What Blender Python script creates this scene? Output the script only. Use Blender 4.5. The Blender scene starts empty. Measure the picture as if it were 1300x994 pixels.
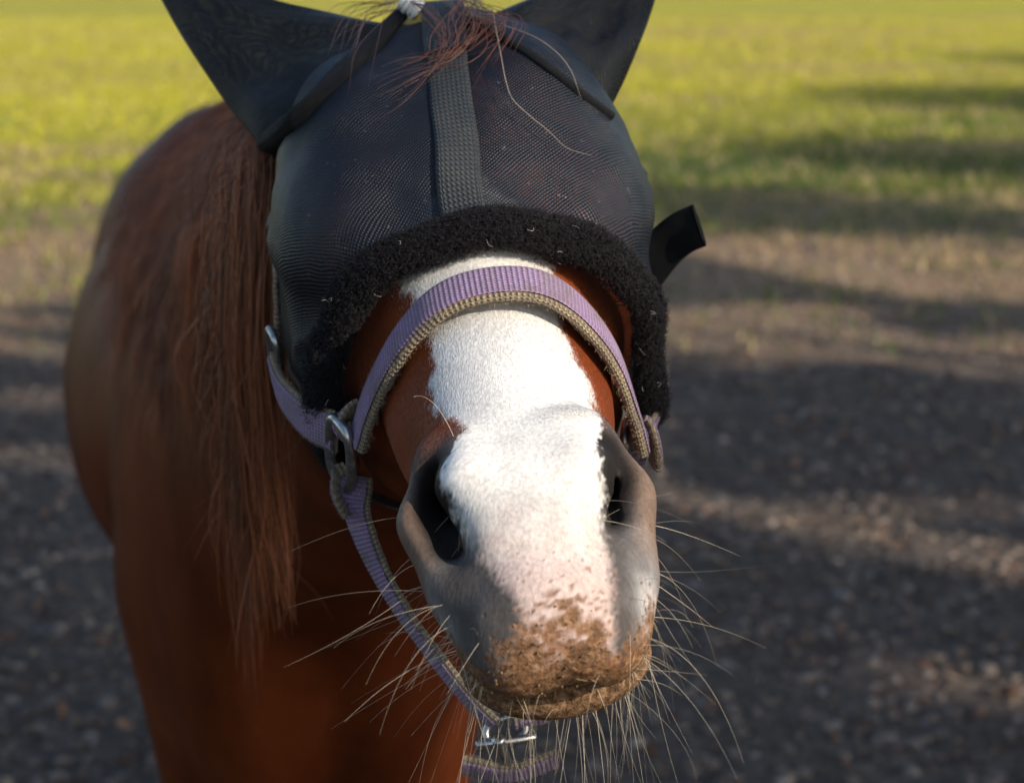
import bpy, math, random
import numpy as np
from mathutils import Vector, Matrix
from mathutils.bvhtree import BVHTree

random.seed(7)
rng = np.random.default_rng(7)
scene = bpy.context.scene
col = scene.collection

# ------------------------------------------------------------------ camera
CAM_H = 1.68
PITCH = math.radians(12.7)
FPX = 2477.0                       # focal length in pixels of a 1300 px wide frame
cam_d = bpy.data.cameras.new('camera')
cam = bpy.data.objects.new('camera', cam_d); col.objects.link(cam)
cam.location = (0, 0, CAM_H)
cam.rotation_euler = (math.pi / 2 - PITCH, 0, 0)
cam_d.sensor_width = 36.0
cam_d.lens = FPX / 1300 * 36.0
cam_d.clip_start = 0.05; cam_d.clip_end = 3000
cam_d.dof.use_dof = True
cam_d.dof.focus_distance = 1.12
cam_d.dof.aperture_fstop = 8.0
scene.camera = cam

# ------------------------------------------------------------------ light
SUN_EL = math.radians(29)
SUN_AZ = math.radians(52)          # from straight behind the camera, towards its right
# unit vector towards the sun
SUN = np.array([math.sin(SUN_AZ) * math.cos(SUN_EL), -math.cos(SUN_AZ) * math.cos(SUN_EL), math.sin(SUN_EL)])
w = bpy.data.worlds.new('World'); scene.world = w; w.use_nodes = True
nt = w.node_tree; nt.nodes.clear()
sky = nt.nodes.new('ShaderNodeTexSky'); sky.sky_type = 'NISHITA'; sky.sun_disc = False
sky.sun_elevation = SUN_EL
sky.sun_rotation = math.atan2(SUN[0], SUN[1])
bg = nt.nodes.new('ShaderNodeBackground'); bg.inputs['Strength'].default_value = 0.14
out = nt.nodes.new('ShaderNodeOutputWorld')
nt.links.new(sky.outputs[0], bg.inputs['Color']); nt.links.new(bg.outputs[0], out.inputs['Surface'])
sd = bpy.data.lights.new('sun', 'SUN'); sd.energy = 4.4; sd.angle = math.radians(0.53); sd.color = (1.0, 0.90, 0.76)
so = bpy.data.objects.new('sun', sd); col.objects.link(so)
so.rotation_euler = Vector(SUN).to_track_quat('Z', 'Y').to_euler(); so.location = (8, -8, 9)
vs = scene.view_settings
vs.view_transform = 'Standard'; vs.look = 'None'; vs.exposure = 0.42; vs.gamma = 1.0; vs.use_curve_mapping = False
scene.cycles.use_denoising = True
scene.cycles.transparent_max_bounces = 24

# ------------------------------------------------------------------ helpers
def tag(o, label=None, cat=None, group=None, kind=None):
    for k, v in (('label', label), ('category', cat), ('group', group), ('kind', kind)):
        if v: o[k] = v
    return o

def link(o, parent=None):
    col.objects.link(o)
    if parent is not None: o.parent = parent
    return o

def empty(name, loc=(0, 0, 0)):
    o = bpy.data.objects.new(name, None); o.location = loc; o.empty_display_size = 0.05
    return link(o)

def mesh_obj(name, verts, faces, mat=None, parent=None, smooth=True):
    me = bpy.data.meshes.new(name)
    verts = np.asarray(verts, dtype=np.float64)
    if isinstance(faces, np.ndarray):
        nf, k = faces.shape
        me.vertices.add(len(verts)); me.vertices.foreach_set('co', verts.astype(np.float32).ravel())
        me.loops.add(nf * k); me.loops.foreach_set('vertex_index', faces.astype(np.int32).ravel())
        me.polygons.add(nf); me.polygons.foreach_set('loop_start', np.arange(0, nf * k, k, dtype=np.int32))
        me.update(calc_edges=True); me.validate()
    else:
        me.from_pydata([tuple(v) for v in verts], [], [tuple(f) for f in faces]); me.update()
    if smooth: me.polygons.foreach_set('use_smooth', np.ones(len(me.polygons), bool))
    if mat: me.materials.append(mat)
    o = bpy.data.objects.new(name, me)
    if parent is not None:
        link(o); o.parent = parent; o.matrix_parent_inverse = Matrix.Translation(-parent.location)
    else:
        link(o)
    return o

def fattr(o, name, arr):
    a = o.data.attributes.new(name, 'FLOAT', 'POINT'); a.data.foreach_set('value', np.asarray(arr, np.float32).ravel())

def vattr(o, name, arr):
    a = o.data.attributes.new(name, 'FLOAT_VECTOR', 'POINT'); a.data.foreach_set('vector', np.asarray(arr, np.float32).ravel())

def hair_obj(name, pts, rad, mat, parent=None, colr=None):
    """pts (N, k, 3) strands, rad (k,) or (N, k) radii in metres"""
    N, k, _ = pts.shape
    hc = bpy.data.hair_curves.new(name)
    hc.add_curves([k] * N)
    hc.points.foreach_set('position', pts.astype(np.float32).ravel())
    r = np.broadcast_to(rad, (N, k)).astype(np.float32)
    ra = hc.attributes.get('radius') or hc.attributes.new('radius', 'FLOAT', 'POINT')
    ra.data.foreach_set('value', np.ascontiguousarray(r).ravel())
    if colr is not None:
        ca = hc.attributes.new('hcol', 'FLOAT_COLOR', 'CURVE')
        c4 = np.concatenate([colr, np.ones((N, 1))], 1).astype(np.float32)
        ca.data.foreach_set('color', c4.ravel())
    hc.materials.append(mat)
    o = bpy.data.objects.new(name, hc); link(o)
    if parent is not None:
        o.parent = parent; o.matrix_parent_inverse = Matrix.Translation(-parent.location)
    return o

def sstep(a, b, x):
    t = np.clip((x - a) / (b - a), 0, 1); return t * t * (3 - 2 * t)

def gauss(x, c, s): return np.exp(-((x - c) / s) ** 2)

# ---- signed distance helpers (arrays of points P: (...,3))
def smin(a, b, k):
    h = np.maximum(k - np.abs(a - b), 0) / k
    return np.minimum(a, b) - h * h * k * 0.25
def smax(a, b, k): return -smin(-a, -b, k)
def ell(P, c, r):
    r = np.asarray(r); q = (P - np.asarray(c)) / r
    k0 = np.sqrt((q * q).sum(-1)); q2 = q / r; k1 = np.sqrt((q2 * q2).sum(-1)) + 1e-9
    return k0 * (k0 - 1.0) / k1
def rcone(P, a, b, ra, rb, sc=None):
    a = np.asarray(a, float); b = np.asarray(b, float)
    if sc is not None:
        sc = np.asarray(sc, float); P = P * sc; a = a * sc; b = b * sc
    ba = b - a; t = np.clip(((P - a) @ ba) / (ba @ ba), 0, 1)
    d = np.sqrt(((P - a - t[..., None] * ba) ** 2).sum(-1)) - (ra + (rb - ra) * t)
    return d if sc is None else d / max(sc)
def rotell(P, c, r, M):
    return ell((P - np.asarray(c)) @ np.asarray(M), (0, 0, 0), r)

import openvdb
def isosurf(f, lo, hi, h, s=4):
    """surface of f(points) = 0; f is only worked out in a band about the surface"""
    lo = np.asarray(lo, float); n = np.ceil((np.asarray(hi) - lo) / (h * s)).astype(int) + 1
    gc = np.stack(np.meshgrid(*[lo[i] + h * s * np.arange(n[i]) + h * (s - 1) / 2 for i in range(3)], indexing='ij'), -1)
    Dc = f(gc.reshape(-1, 3)).reshape(n)
    D = Dc.repeat(s, 0).repeat(s, 1).repeat(s, 2).astype(np.float32)
    m = (np.abs(Dc) < h * s * 1.6).repeat(s, 0).repeat(s, 1).repeat(s, 2)
    idx = np.argwhere(m)
    D[m] = f(lo + idx * h)
    grid = openvdb.FloatGrid(1.0); grid.copyFromArray(D)
    pts, quads = grid.convertToQuads(isovalue=0.0)[:2]
    return pts.astype(np.float64) * h + lo, quads[:, ::-1].astype(np.int64)

def compact(p, q):
    us = np.unique(q); rm = -np.ones(len(p), int); rm[us] = np.arange(len(us)); return p[us], rm[q]

def hash3(i, j, k):
    n = (i * 374761393 + j * 668265263 + k * 2147483647 % 1000003 + k * 1274126177) & 0xffffffff
    n = ((n ^ (n >> 13)) * 1274126177) & 0xffffffff
    return ((n ^ (n >> 16)) & 0xffff) / 65535.0
def vnoise(P, scale=1.0):
    """value noise 0..1"""
    P = np.asarray(P) * scale + 1000.0
    I = np.floor(P).astype(np.int64); F = P - I; F = F * F * (3 - 2 * F)
    r = 0
    for a in (0, 1):
        for b in (0, 1):
            for c in (0, 1):
                wgt = (F[..., 0] if a else 1 - F[..., 0]) * (F[..., 1] if b else 1 - F[..., 1]) * (F[..., 2] if c else 1 - F[..., 2])
                r = r + wgt * hash3(I[..., 0] + a, I[..., 1] + b, I[..., 2] + c)
    return r

# ------------------------------------------------------------------ frames
Rc = np.array([1.0, 0, 0]); Uc = np.array([0, math.sin(PITCH), math.cos(PITCH)]); Fc = np.array([0, math.cos(PITCH), -math.sin(PITCH)])
C0 = np.array([0, 0, CAM_H])
def c2w(x, y, d): return C0 + x * Rc + y * Uc + d * Fc
def pix(px, py, d): return c2w((px - 650) / FPX * d, (497 - py) / FPX * d, d)
def pixdir(px, py):
    v = (px - 650) / FPX * Rc + (497 - py) / FPX * Uc + Fc
    return v / np.linalg.norm(v)
def w2pix(P):
    q = np.asarray(P) - C0; d = q @ Fc
    return np.stack([650 + FPX * (q @ Rc) / d, 497 - FPX * (q @ Uc) / d, d], -1)
# head frame: u to the side, v from muzzle to poll, w out of the face
Vh_c = np.array([-0.136, 0.65, 0.745]); Vh_c /= np.linalg.norm(Vh_c)
Wh_c = np.array([0, 0, -1.0]); Wh_c = Wh_c - (Wh_c @ Vh_c) * Vh_c; Wh_c /= np.linalg.norm(Wh_c)
Uh_c = -np.cross(Vh_c, Wh_c)
TW = math.radians(5.0)                           # the head is turned a little about its own axis
Wh_c, Uh_c = Wh_c * math.cos(TW) + Uh_c * math.sin(TW), Uh_c * math.cos(TW) - Wh_c * math.sin(TW)
B = np.stack([Rc, Uc, Fc])                       # rows: camera axes in world
HM = np.stack([Uh_c @ B, Vh_c @ B, Wh_c @ B])    # rows: head axes in world
HO = pix(693, 740, 0.979)
def h2w(p): return HO + np.asarray(p) @ HM
def w2h(P): return (np.asarray(P) - HO) @ HM.T
# ------------------------------------------------------------------ the horse: one continuous body
def sd_head(P):
    v, ww = P[..., 1], P[..., 2]
    u = P[..., 0] - .0055 * sstep(-.02, -.08, ww) * sstep(.14, .05, v)      # lips carried a little to one side
    P = np.stack([u, v, ww], -1)
    Q = np.stack([np.abs(u), v, ww], -1)         # mirrored: right half only
    d = ell(P, (0, .47, -.10), (.078, .14, .095))                       # cranium
    d = smin(d, ell(P, (0, .375, -.075), (.088, .10, .078)), .05)       # forehead
    d = smin(d, rcone(P, (0, .40, -.075), (0, .11, -.052), .070, .047, (1.0, 1, 1.0)), .05)   # nose bridge
    d = smin(d, rcone(P, (0, .37, -.13), (0, .10, -.080), .072, .047), .04)     # cheeks
    d = smin(d, ell(Q, (.054, .39, -.16), (.050, .115, .105)), .04)     # jowl
    d = smin(d, rcone(P, (0, .36, -.205), (0, .08, -.118), .045, .030), .03)    # lower jaw
    d = smin(d, ell(Q, (.082, .375, -.062), (.026, .042, .032)), .025)  # brow over the eye
    d = smin(d, rcone(Q, (.062, .34, -.105), (.045, .20, -.075), .022, .012), .03)   # facial crest
    # muzzle
    d = smin(d, ell(P, (0, .068, -.054), (.052, .066, .053)), .03)
    # soft side lips, then the upper lip pad standing proud in front of them
    side = ell(Q, (.032, .044, -.066), (.024, .044, .036))
    pad = ell(P, (0, .020, -.049), (.044, .033, .038))
    pad = smin(pad, ell(Q, (.024, .016, -.060), (.021, .028, .026)), .02)
    d = smin(d, side, .016)
    d = smin(d, pad, .009)
    # lower lip and chin
    low = ell(P, (0, .036, -.101), (.053, .038, .022))
    low = smin(low, ell(P, (0, .062, -.116), (.041, .034, .023)), .02)
    d = smin(d, low, .005)
    # outer wing of the nostril
    wing = rcone(Q, (.040, .124, -.024), (.0540, .086, -.033), .015, .0132)
    wing = smin(wing, rcone(Q, (.0540, .086, -.033), (.0450, .046, -.045), .0132, .0135), .015)
    d = smin(d, wing, .024)
    # nostril: a shallow dish in the wing leading into a deep hole
    d = smax(d, -(nostril_cut(Q) + .004 * (u > 0)), .012)
    # inner wing overhangs the opening
    ala = rcone(Q, (.022, .120, -.018), (.0315, .090, -.0125), .010, .0108)
    ala = smin(ala, rcone(Q, (.0315, .090, -.0125), (.019, .052, -.022), .0108, .008), .014)
    d = smin(d, ala, .018)
    # mouth line
    lip = np.abs(ww + .0845 - 5.0 * u * u - .12 * np.maximum(v - .03, 0)) - .0010
    lip = np.maximum(lip, v - .085)
    d = smax(d, -np.maximum(lip, -(d + .007)), .004)
    return d

def nostril_cut(Q):
    dish = rcone(Q, (.0470, .118, .002), (.0500, .086, .001), .011, .0190)
    dish = smin(dish, rcone(Q, (.0500, .086, .001), (.0450, .054, -.014), .0190, .0130), .012)
    return smin(dish, nostril_hole(Q), .012)
def nostril_hole(Q):
    hole = rcone(Q, (.0450, .108, -.020), (.0430, .066, -.028), .0085, .0090)
    return smin(hole, rcone(Q, (.0430, .088, -.022), (.030, .130, -.056), .012, .010), .012)

# body frame
BY = math.radians(11.0)
BO = np.array([-0.21, 2.12, 0.0])
BM = np.array([[math.cos(BY), math.sin(BY), 0], [-math.sin(BY), math.cos(BY), 0], [0, 0, 1.0]])
def b2w(p): return BO + np.asarray(p) @ BM
def w2b(P): return (np.asarray(P) - BO) @ BM.T

NK_A = h2w((0, .50, -.09)); NK_B = h2w((0, .45, -.17))
def sd_neck(P):
    a1 = w2b(NK_A); a2 = w2b(NK_B)
    Q = w2b(P)
    sc = (1.45, 1, 1)
    d = rcone(Q, a1, (0, .33, 1.25), .085, .16, sc)
    d = smin(d, rcone(Q, a2, (0, .16, 1.02), .105, .20, (1.2, 1, 1)), .08)
    m = (np.asarray(a1) + np.asarray(a2)) / 2
    d = smin(d, rcone(Q, m, (0, .26, 1.13), .10, .22, (1.3, 1, 1)), .08)
    return d

def sd_body(P):
    Q0 = w2b(P)
    Q = np.stack([np.abs(Q0[..., 0]), Q0[..., 1], Q0[..., 2]], -1)
    d = ell(Q, (0, .80, 1.04), (.315, .66, .33))
    d = smin(d, ell(Q, (0, 1.44, 1.13), (.255, .36, .285)), .06)
    d = smin(d, ell(Q, (.13, 1.47, 1.00), (.16, .28, .30)), .06)
    d = smin(d, ell(Q, (0, .38, 1.22), (.10, .34, .215)), .12)
    d = smin(d, ell(Q, (.115, .26, 1.05), (.118, .23, .30)), .05)
    d = smin(d, ell(Q, (.080, .12, .91), (.112, .17, .26)), .035)
    d = smin(d, ell(Q, (0, .24, .80), (.14, .20, .16)), .06)
    d = d - .016 * (vnoise(Q0, 4.5) - .5) - .006 * (vnoise(Q0, 11) - .5)      # muscle and hollows
    # fore legs
    f = rcone(Q, (.125, .20, .90), (.125, .17, .50), .095, .052)
    f = smin(f, ell(Q, (.125, .165, .47), (.048, .05, .07)), .03)
    f = smin(f, rcone(Q, (.125, .18, .45), (.125, .18, .22), .038, .030), .03)
    f = smin(f, ell(Q, (.125, .18, .19), (.038, .045, .045)), .02)
    f = smin(f, rcone(Q, (.125, .17, .18), (.125, .13, .075), .034, .040), .02)
    d = smin(d, f, .07)
    # hind legs: stifle forward, hock backward
    g = rcone(Q, (.145, 1.38, .95), (.15, 1.28, .74), .16, .10)
    g = smin(g, rcone(Q, (.15, 1.30, .74), (.145, 1.58, .50), .095, .050), .06)
    g = smin(g, ell(Q, (.145, 1.58, .48), (.042, .06, .07)), .03)
    g = smin(g, rcone(Q, (.145, 1.58, .47), (.145, 1.54, .22), .040, .033), .03)
    g = smin(g, ell(Q, (.145, 1.54, .19), (.040, .047, .045)), .02)
    g = smin(g, rcone(Q, (.145, 1.53, .18), (.145, 1.49, .075), .035, .042), .02)
    d = smin(d, g, .08)
    return d

def sd_all(P):
    P = P.astype(np.float64)
    H = sd_head(w2h(P))
    return smin(smin(H, sd_neck(P), .05), sd_body(P), .12)

# fine mesh for the head, coarser for neck and body; they meet behind the cheeks under the fly mask
CUT_V = 0.54
def f_head(Ph):
    Pw = h2w(Ph)
    d = smin(sd_head(Ph), sd_neck(Pw), .05)
    return d
hp, hq = isosurf(f_head, (-.15, -.03, -.34), (.15, CUT_V, .06), .0025)
hq = hq[hp[hq].mean(1)[:, 1] < CUT_V - .012]
bp, bq = isosurf(sd_all, (-1.15, 1.0, 0.03), (0.45, 4.35, 1.85), .013)
hc_ = w2h(bp)[bq].mean(1)
bq = bq[~((hc_[:, 1] < CUT_V - .030) & (np.abs(hc_[:, 0]) < .145) & (hc_[:, 2] > -.33))]
bp, bq = compact(bp, bq); hp, hq = compact(hp, hq)
hw = h2w(hp)
horse_v = np.concatenate([hw, bp]); horse_f = np.concatenate([hq, bq + len(hw)])
# ------------------------------------------------------------------ materials
def nmat(name):
    m = bpy.data.materials.new(name); m.use_nodes = True
    nt = m.node_tree; return m, nt, nt.nodes['Principled BSDF'], nt.nodes['Material Output']
def N(nt, t, **kw):
    n = nt.nodes.new(t)
    for k, v in kw.items():
        if k.startswith('i_'):
            n.inputs[int(k[2:]) if k[2:].isdigit() else k[2:].replace('_', ' ')].default_value = v
        else: setattr(n, k, v)
    return n
def MATH(nt, op, a, b=None, c=None, clamp=False):
    n = nt.nodes.new('ShaderNodeMath'); n.operation = op; n.use_clamp = clamp
    for i, x in enumerate((a, b, c)):
        if x is None: continue
        if isinstance(x, (int, float)): n.inputs[i].default_value = x
        else: nt.links.new(x, n.inputs[i])
    return n.outputs[0]
def MIX(nt, f, a, b, blend='MIX'):
    n = nt.nodes.new('ShaderNodeMix'); n.data_type = 'RGBA'; n.blend_type = blend
    for i, x in ((0, f), (6, a), (7, b)):
        if isinstance(x, (int, float)): n.inputs[i].default_value = x
        elif isinstance(x, tuple): n.inputs[i].default_value = (*x, 1) if len(x) == 3 else x
        else: nt.links.new(x, n.inputs[i])
    return n.outputs[2]
def RAMP(nt, fac, stops, interp='LINEAR'):
    n = nt.nodes.new('ShaderNodeValToRGB'); n.color_ramp.interpolation = interp
    e = n.color_ramp.elements
    while len(e) < len(stops): e.new(0.5)
    for el, (p, c) in zip(e, stops): el.position = p; el.color = (*c, 1) if len(c) == 3 else c
    nt.links.new(fac, n.inputs[0]); return n.outputs[0]
def NOISE(nt, vec, scale, detail=4, rough=.55, out=0):
    n = nt.nodes.new('ShaderNodeTexNoise'); n.inputs['Scale'].default_value = scale
    n.inputs['Detail'].default_value = detail; n.inputs['Roughness'].default_value = rough
    if vec is not None: nt.links.new(vec, n.inputs['Vector'])
    return n.outputs[out]
def MAPV(nt, vec, scale):
    n = nt.nodes.new('ShaderNodeMapping'); n.inputs['Scale'].default_value = scale
    nt.links.new(vec, n.inputs['Vector']); return n.outputs[0]
def ATTR(nt, name, out='Fac'):
    n = nt.nodes.new('ShaderNodeAttribute'); n.attribute_name = name; return n.outputs[out]
def BUMP(nt, bsdf, h, strength=.5, dist=.001):
    n = nt.nodes.new('ShaderNodeBump'); n.inputs['Strength'].default_value = strength; n.inputs['Distance'].default_value = dist
    nt.links.new(h, n.inputs['Height']); nt.links.new(n.outputs[0], bsdf.inputs['Normal'])

CHEST = (0.200, 0.046, 0.013); WHITE = (0.74, 0.725, 0.70); GREY = (0.098, 0.090, 0.088)
PINK = (0.60, 0.43, 0.39); DIRT = (0.13, 0.068, 0.026)

def face_fields(h):
    """signed fields (metres, positive inside) of the colour patches of the face"""
    u, v, ww = h[:, 0], h[:, 1], h[:, 2]
    vv = [-.05, .004, .017, .042, .062, .085, .100, .110, .122, .150, .189, .263, .30, .40, .55]
    L = [-.014, -.014, -.020, -.030, -.036, -.0425, -.0415, -.032, -.026, -.036, -.036, -.040, -.046, 0.03, 0.1]
    R = [.032, .034, .036, .036, .038, .0425, .043, .044, .048, .049, .046, .042, .044, -.03, -0.1]
    lf = np.interp(v, vv, L); rt = np.interp(v, vv, R)
    white = np.minimum(u - lf, rt - u)
    white = np.minimum(white, ww + .050)
    rim = np.minimum(white, .45 - v)
    rim = np.where((v > .03) & (v < .14) & (np.abs(u) > .015), np.minimum(rim, ww + .023 + 1.1 * np.maximum(np.abs(v - .082) - .032, 0)), rim)
    grey = .128 - v + .25 * (np.abs(u) - .045) - .4 * np.maximum(ww + .004, 0)
    pink = .048 - v
    dirt = np.maximum(-.045 - ww, -.003 - v) - 0.35 * np.maximum(np.abs(u - .004) - .026, 0)
    dirt = np.minimum(dirt, .052 - v)
    return rim, grey, pink, dirt

def face_colour(h, jitter=True):
    white, grey, pink, dirt = face_fields(h)
    n1 = vnoise(h, 90) - .5; n2 = vnoise(h, 400) - .5; n3 = vnoise(h, 28) - .5; n4 = vnoise(h, 1100) - .5
    c = np.broadcast_to(np.array(CHEST), h.shape).copy()
    c *= (.85 + .5 * (n3 + .5) * (1 + .4 * n2))[:, None]
    g = sstep(-.022, .018, grey + .008 * n1)[:, None]
    c = c * (1 - g) + np.array(GREY) * (1 + .5 * n1[:, None]) * g
    # brownish velvet on the outer wing of the nostrils
    k = (sstep(-.01, .03, .125 - h[:, 1]) * sstep(.03, .05, h[:, 1]) * sstep(.046, .062, np.abs(h[:, 0])))[:, None]
    c = c * (1 - .75 * k) + np.array((.20, .132, .095)) * .75 * k
    ho = sstep(.012, .000, nostril_hole(np.stack([np.abs(h[:, 0]), h[:, 1], h[:, 2]], -1)))[:, None]
    c = c * (1 - ho) + np.array((.018, .015, .014)) * ho
    sf = .0012 + .0030 * sstep(.10, .05, h[:, 1])
    wt = sstep(-sf, sf, white + (.0075 * n3 * 2 + .0055 * n1) * sstep(.10, .14, h[:, 1]) + .003 * n1 + .005 * n2 + .004 * n4)[:, None]
    wc = np.broadcast_to(np.array(WHITE), h.shape).copy()
    pk = sstep(-.02, .03, pink + .02 * n1)[:, None] * .75
    wc = wc * (1 - pk) + np.array(PINK) * pk
    sp = (sstep(.20, .27, n2 + .18 * sstep(.05, .0, h[:, 1]) - .10) * sstep(.055, .02, h[:, 1]))[:, None]
    wc = wc * (1 - .7 * sp) + np.array((.20, .10, .07)) * .7 * sp
    c = c * (1 - wt) + wc * wt
    # pale rim of the side lips
    pal_ = np.exp(-(((np.abs(h[:, 0]) - .054) / .009) ** 2 + ((h[:, 1] - .030) / .030) ** 2 + ((h[:, 2] + .060) / .022) ** 2)) * np.where(h[:, 0] > 0, 1.0, .35)
    pal_ = np.clip(1.5 * pal_ * (1 + 1.2 * n1), 0, .85)[:, None]
    c = c * (1 - pal_) + np.array((.55, .55, .56)) * pal_
    # caked dirt: thin and orange above, dark and thick towards the mouth
    dn = dirt + .026 * n1 + .030 * n2 + .020 * n4 + .02 * n3
    dt = sstep(-.010, .012, dn)[:, None]
    deep = np.clip(sstep(-.050, -.084, h[:, 2]) + .9 * n1 + 1.3 * n2 + .9 * n4, 0, 1)[:, None]
    dc = np.array((.33, .150, .070)) * (1 - deep) + np.array((.050, .030, .015)) * deep
    c = c * (1 - .92 * dt) + dc * .92 * dt
    return np.clip(c, 0, 1)

# --- coat
m_coat, nt, b, _ = nmat('horse_coat')
colr = ATTR(nt, 'coat', 'Color')
tc = N(nt, 'ShaderNodeTexCoord').outputs['Object']
fine = NOISE(nt, MAPV(nt, tc, (1, 1, .35)), 420, 3, .6)
big = NOISE(nt, MAPV(nt, tc, (1, 1, .5)), 9, 4, .55)
cc = MIX(nt, 1.0, colr, RAMP(nt, fine, [(.25, (.72, .72, .72)), (.75, (1.18, 1.18, 1.18))]), 'MULTIPLY')
cc = MIX(nt, 1.0, cc, RAMP(nt, big, [(.3, (.62, .58, .55)), (.7, (1.3, 1.28, 1.25))]), 'MULTIPLY')
dirtA = ATTR(nt, 'caked'); dn1 = NOISE(nt, tc, 300, 5, .7); dn2 = NOISE(nt, tc, 120, 3, .6)
dcol_ = RAMP(nt, dn1, [(.30, (.050, .028, .016)), (.44, (.17, .092, .046)), (.56, (.38, .215, .115)), (.70, (.56, .40, .26))])
dcol_ = MIX(nt, RAMP(nt, dn2, [(.46, (0, 0, 0)), (.66, (.7, .7, .7))]), dcol_, (.075, .046, .026))
cc = MIX(nt, MATH(nt, 'MULTIPLY', dirtA, .72), cc, dcol_)
nt.links.new(cc, b.inputs['Base Color'])
b.inputs['Roughness'].default_value = .52; b.inputs['Specular IOR Level'].default_value = .07
b.inputs['Sheen Weight'].default_value = 0.0
BUMP(nt, b, MATH(nt, 'ADD', MATH(nt, 'MULTIPLY', fine, .4), MATH(nt, 'MULTIPLY', MATH(nt, 'MULTIPLY', dn1, dirtA), 2.2)), .8, .0015)

def hairmat(name, col_=None, rough=.42, spec=.4, var=.5):
    m, nt, b, _ = nmat(name)
    if col_ is None:
        nt.links.new(ATTR(nt, 'hcol', 'Color'), b.inputs['Base Color'])
    else:
        hi = N(nt, 'ShaderNodeHairInfo').outputs['Random']
        lo = tuple(x * (1 - var) for x in col_); hi2 = tuple(min(1, x * (1 + var)) for x in col_)
        nt.links.new(RAMP(nt, hi, [(0, lo), (1, hi2)]), b.inputs['Base Color'])
    b.inputs['Roughness'].default_value = rough; b.inputs['Specular IOR Level'].default_value = spec
    return m
m_fur = hairmat('short_fur', None, .5, .3)
m_mane = hairmat('mane_hair', None, .38, .5)
m_whisk = hairmat('whisker_hair', (.50, .42, .31), .35, .5, .65)
m_fleece = hairmat('fleece_fibre', (.011, .009, .011), .6, .3, .6)
m_lint = hairmat('lint_fibre', (.45, .42, .38), .6, .3, .4)

# --- mask netting
def netmat(name, base, holes, period=.0018, warm=False):
    m, nt, b, o = nmat(name)
    uv = ATTR(nt, 'cloth', 'Vector')
    wn = N(nt, 'ShaderNodeTexNoise'); wn.inputs['Scale'].default_value = 30; wn.inputs['Detail'].default_value = 3; nt.links.new(N(nt, 'ShaderNodeTexCoord').outputs['Object'], wn.inputs['Vector'])
    va = N(nt, 'ShaderNodeVectorMath', operation='MULTIPLY_ADD'); va.inputs[1].default_value = (.006, .006, .006); nt.links.new(wn.outputs['Color'], va.inputs[0]); nt.links.new(uv, va.inputs[2])
    sx = N(nt, 'ShaderNodeSeparateXYZ'); nt.links.new(va.outputs[0], sx.inputs[0])
    k = 2 * math.pi / period
    a = MATH(nt, 'SINE', MATH(nt, 'MULTIPLY', MATH(nt, 'ADD', sx.outputs[0], sx.outputs[1]), k * .7071))
    c = MATH(nt, 'SINE', MATH(nt, 'MULTIPLY', MATH(nt, 'SUBTRACT', sx.outputs[0], sx.outputs[1]), k * .7071))
    h = MATH(nt, 'MULTIPLY', MATH(nt, 'ADD', a, 1.0), MATH(nt, 'ADD', c, 1.0))      # 0..4, high in the holes
    hole = MATH(nt, 'GREATER_THAN', h, 1.25)
    tc = N(nt, 'ShaderNodeTexCoord').outputs['Object']
    dust = NOISE(nt, tc, 22, 5, .65)
    specks = NOISE(nt, tc, 260, 2, .5)
    dcol = MIX(nt, MATH(nt, 'MULTIPLY', RAMP(nt, dust, [(.50, (0, 0, 0)), (.80, (1, 1, 1))]), .35), base, (.060, .056, .056))
    dcol = MIX(nt, MATH(nt, 'MULTIPLY', RAMP(nt, specks, [(.70, (0, 0, 0)), (.76, (1, 1, 1))]), .5), dcol, (.20, .19, .18))
    nt.links.new(dcol, b.inputs['Base Color'])
    b.inputs['Roughness'].default_value = .46; b.inputs['Specular IOR Level'].default_value = .40
    inv = MATH(nt, 'MULTIPLY', h, -1.0)
    BUMP(nt, b, inv, .5, .0005)
    tr = N(nt, 'ShaderNodeBsdfTransparent'); mx = N(nt, 'ShaderNodeMixShader')
    nt.links.new(MATH(nt, 'MULTIPLY', hole, holes), mx.inputs[0])
    nt.links.new(b.outputs[0], mx.inputs[1]); nt.links.new(tr.outputs[0], mx.inputs[2])
    nt.links.new(mx.outputs[0], o.inputs['Surface'])
    return m
m_net = netmat('mask_netting', (.0040, .0075, .0150), .55)
m_earnet = netmat('ear_netting', (.0030, .0048, .0085), .30)

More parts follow.
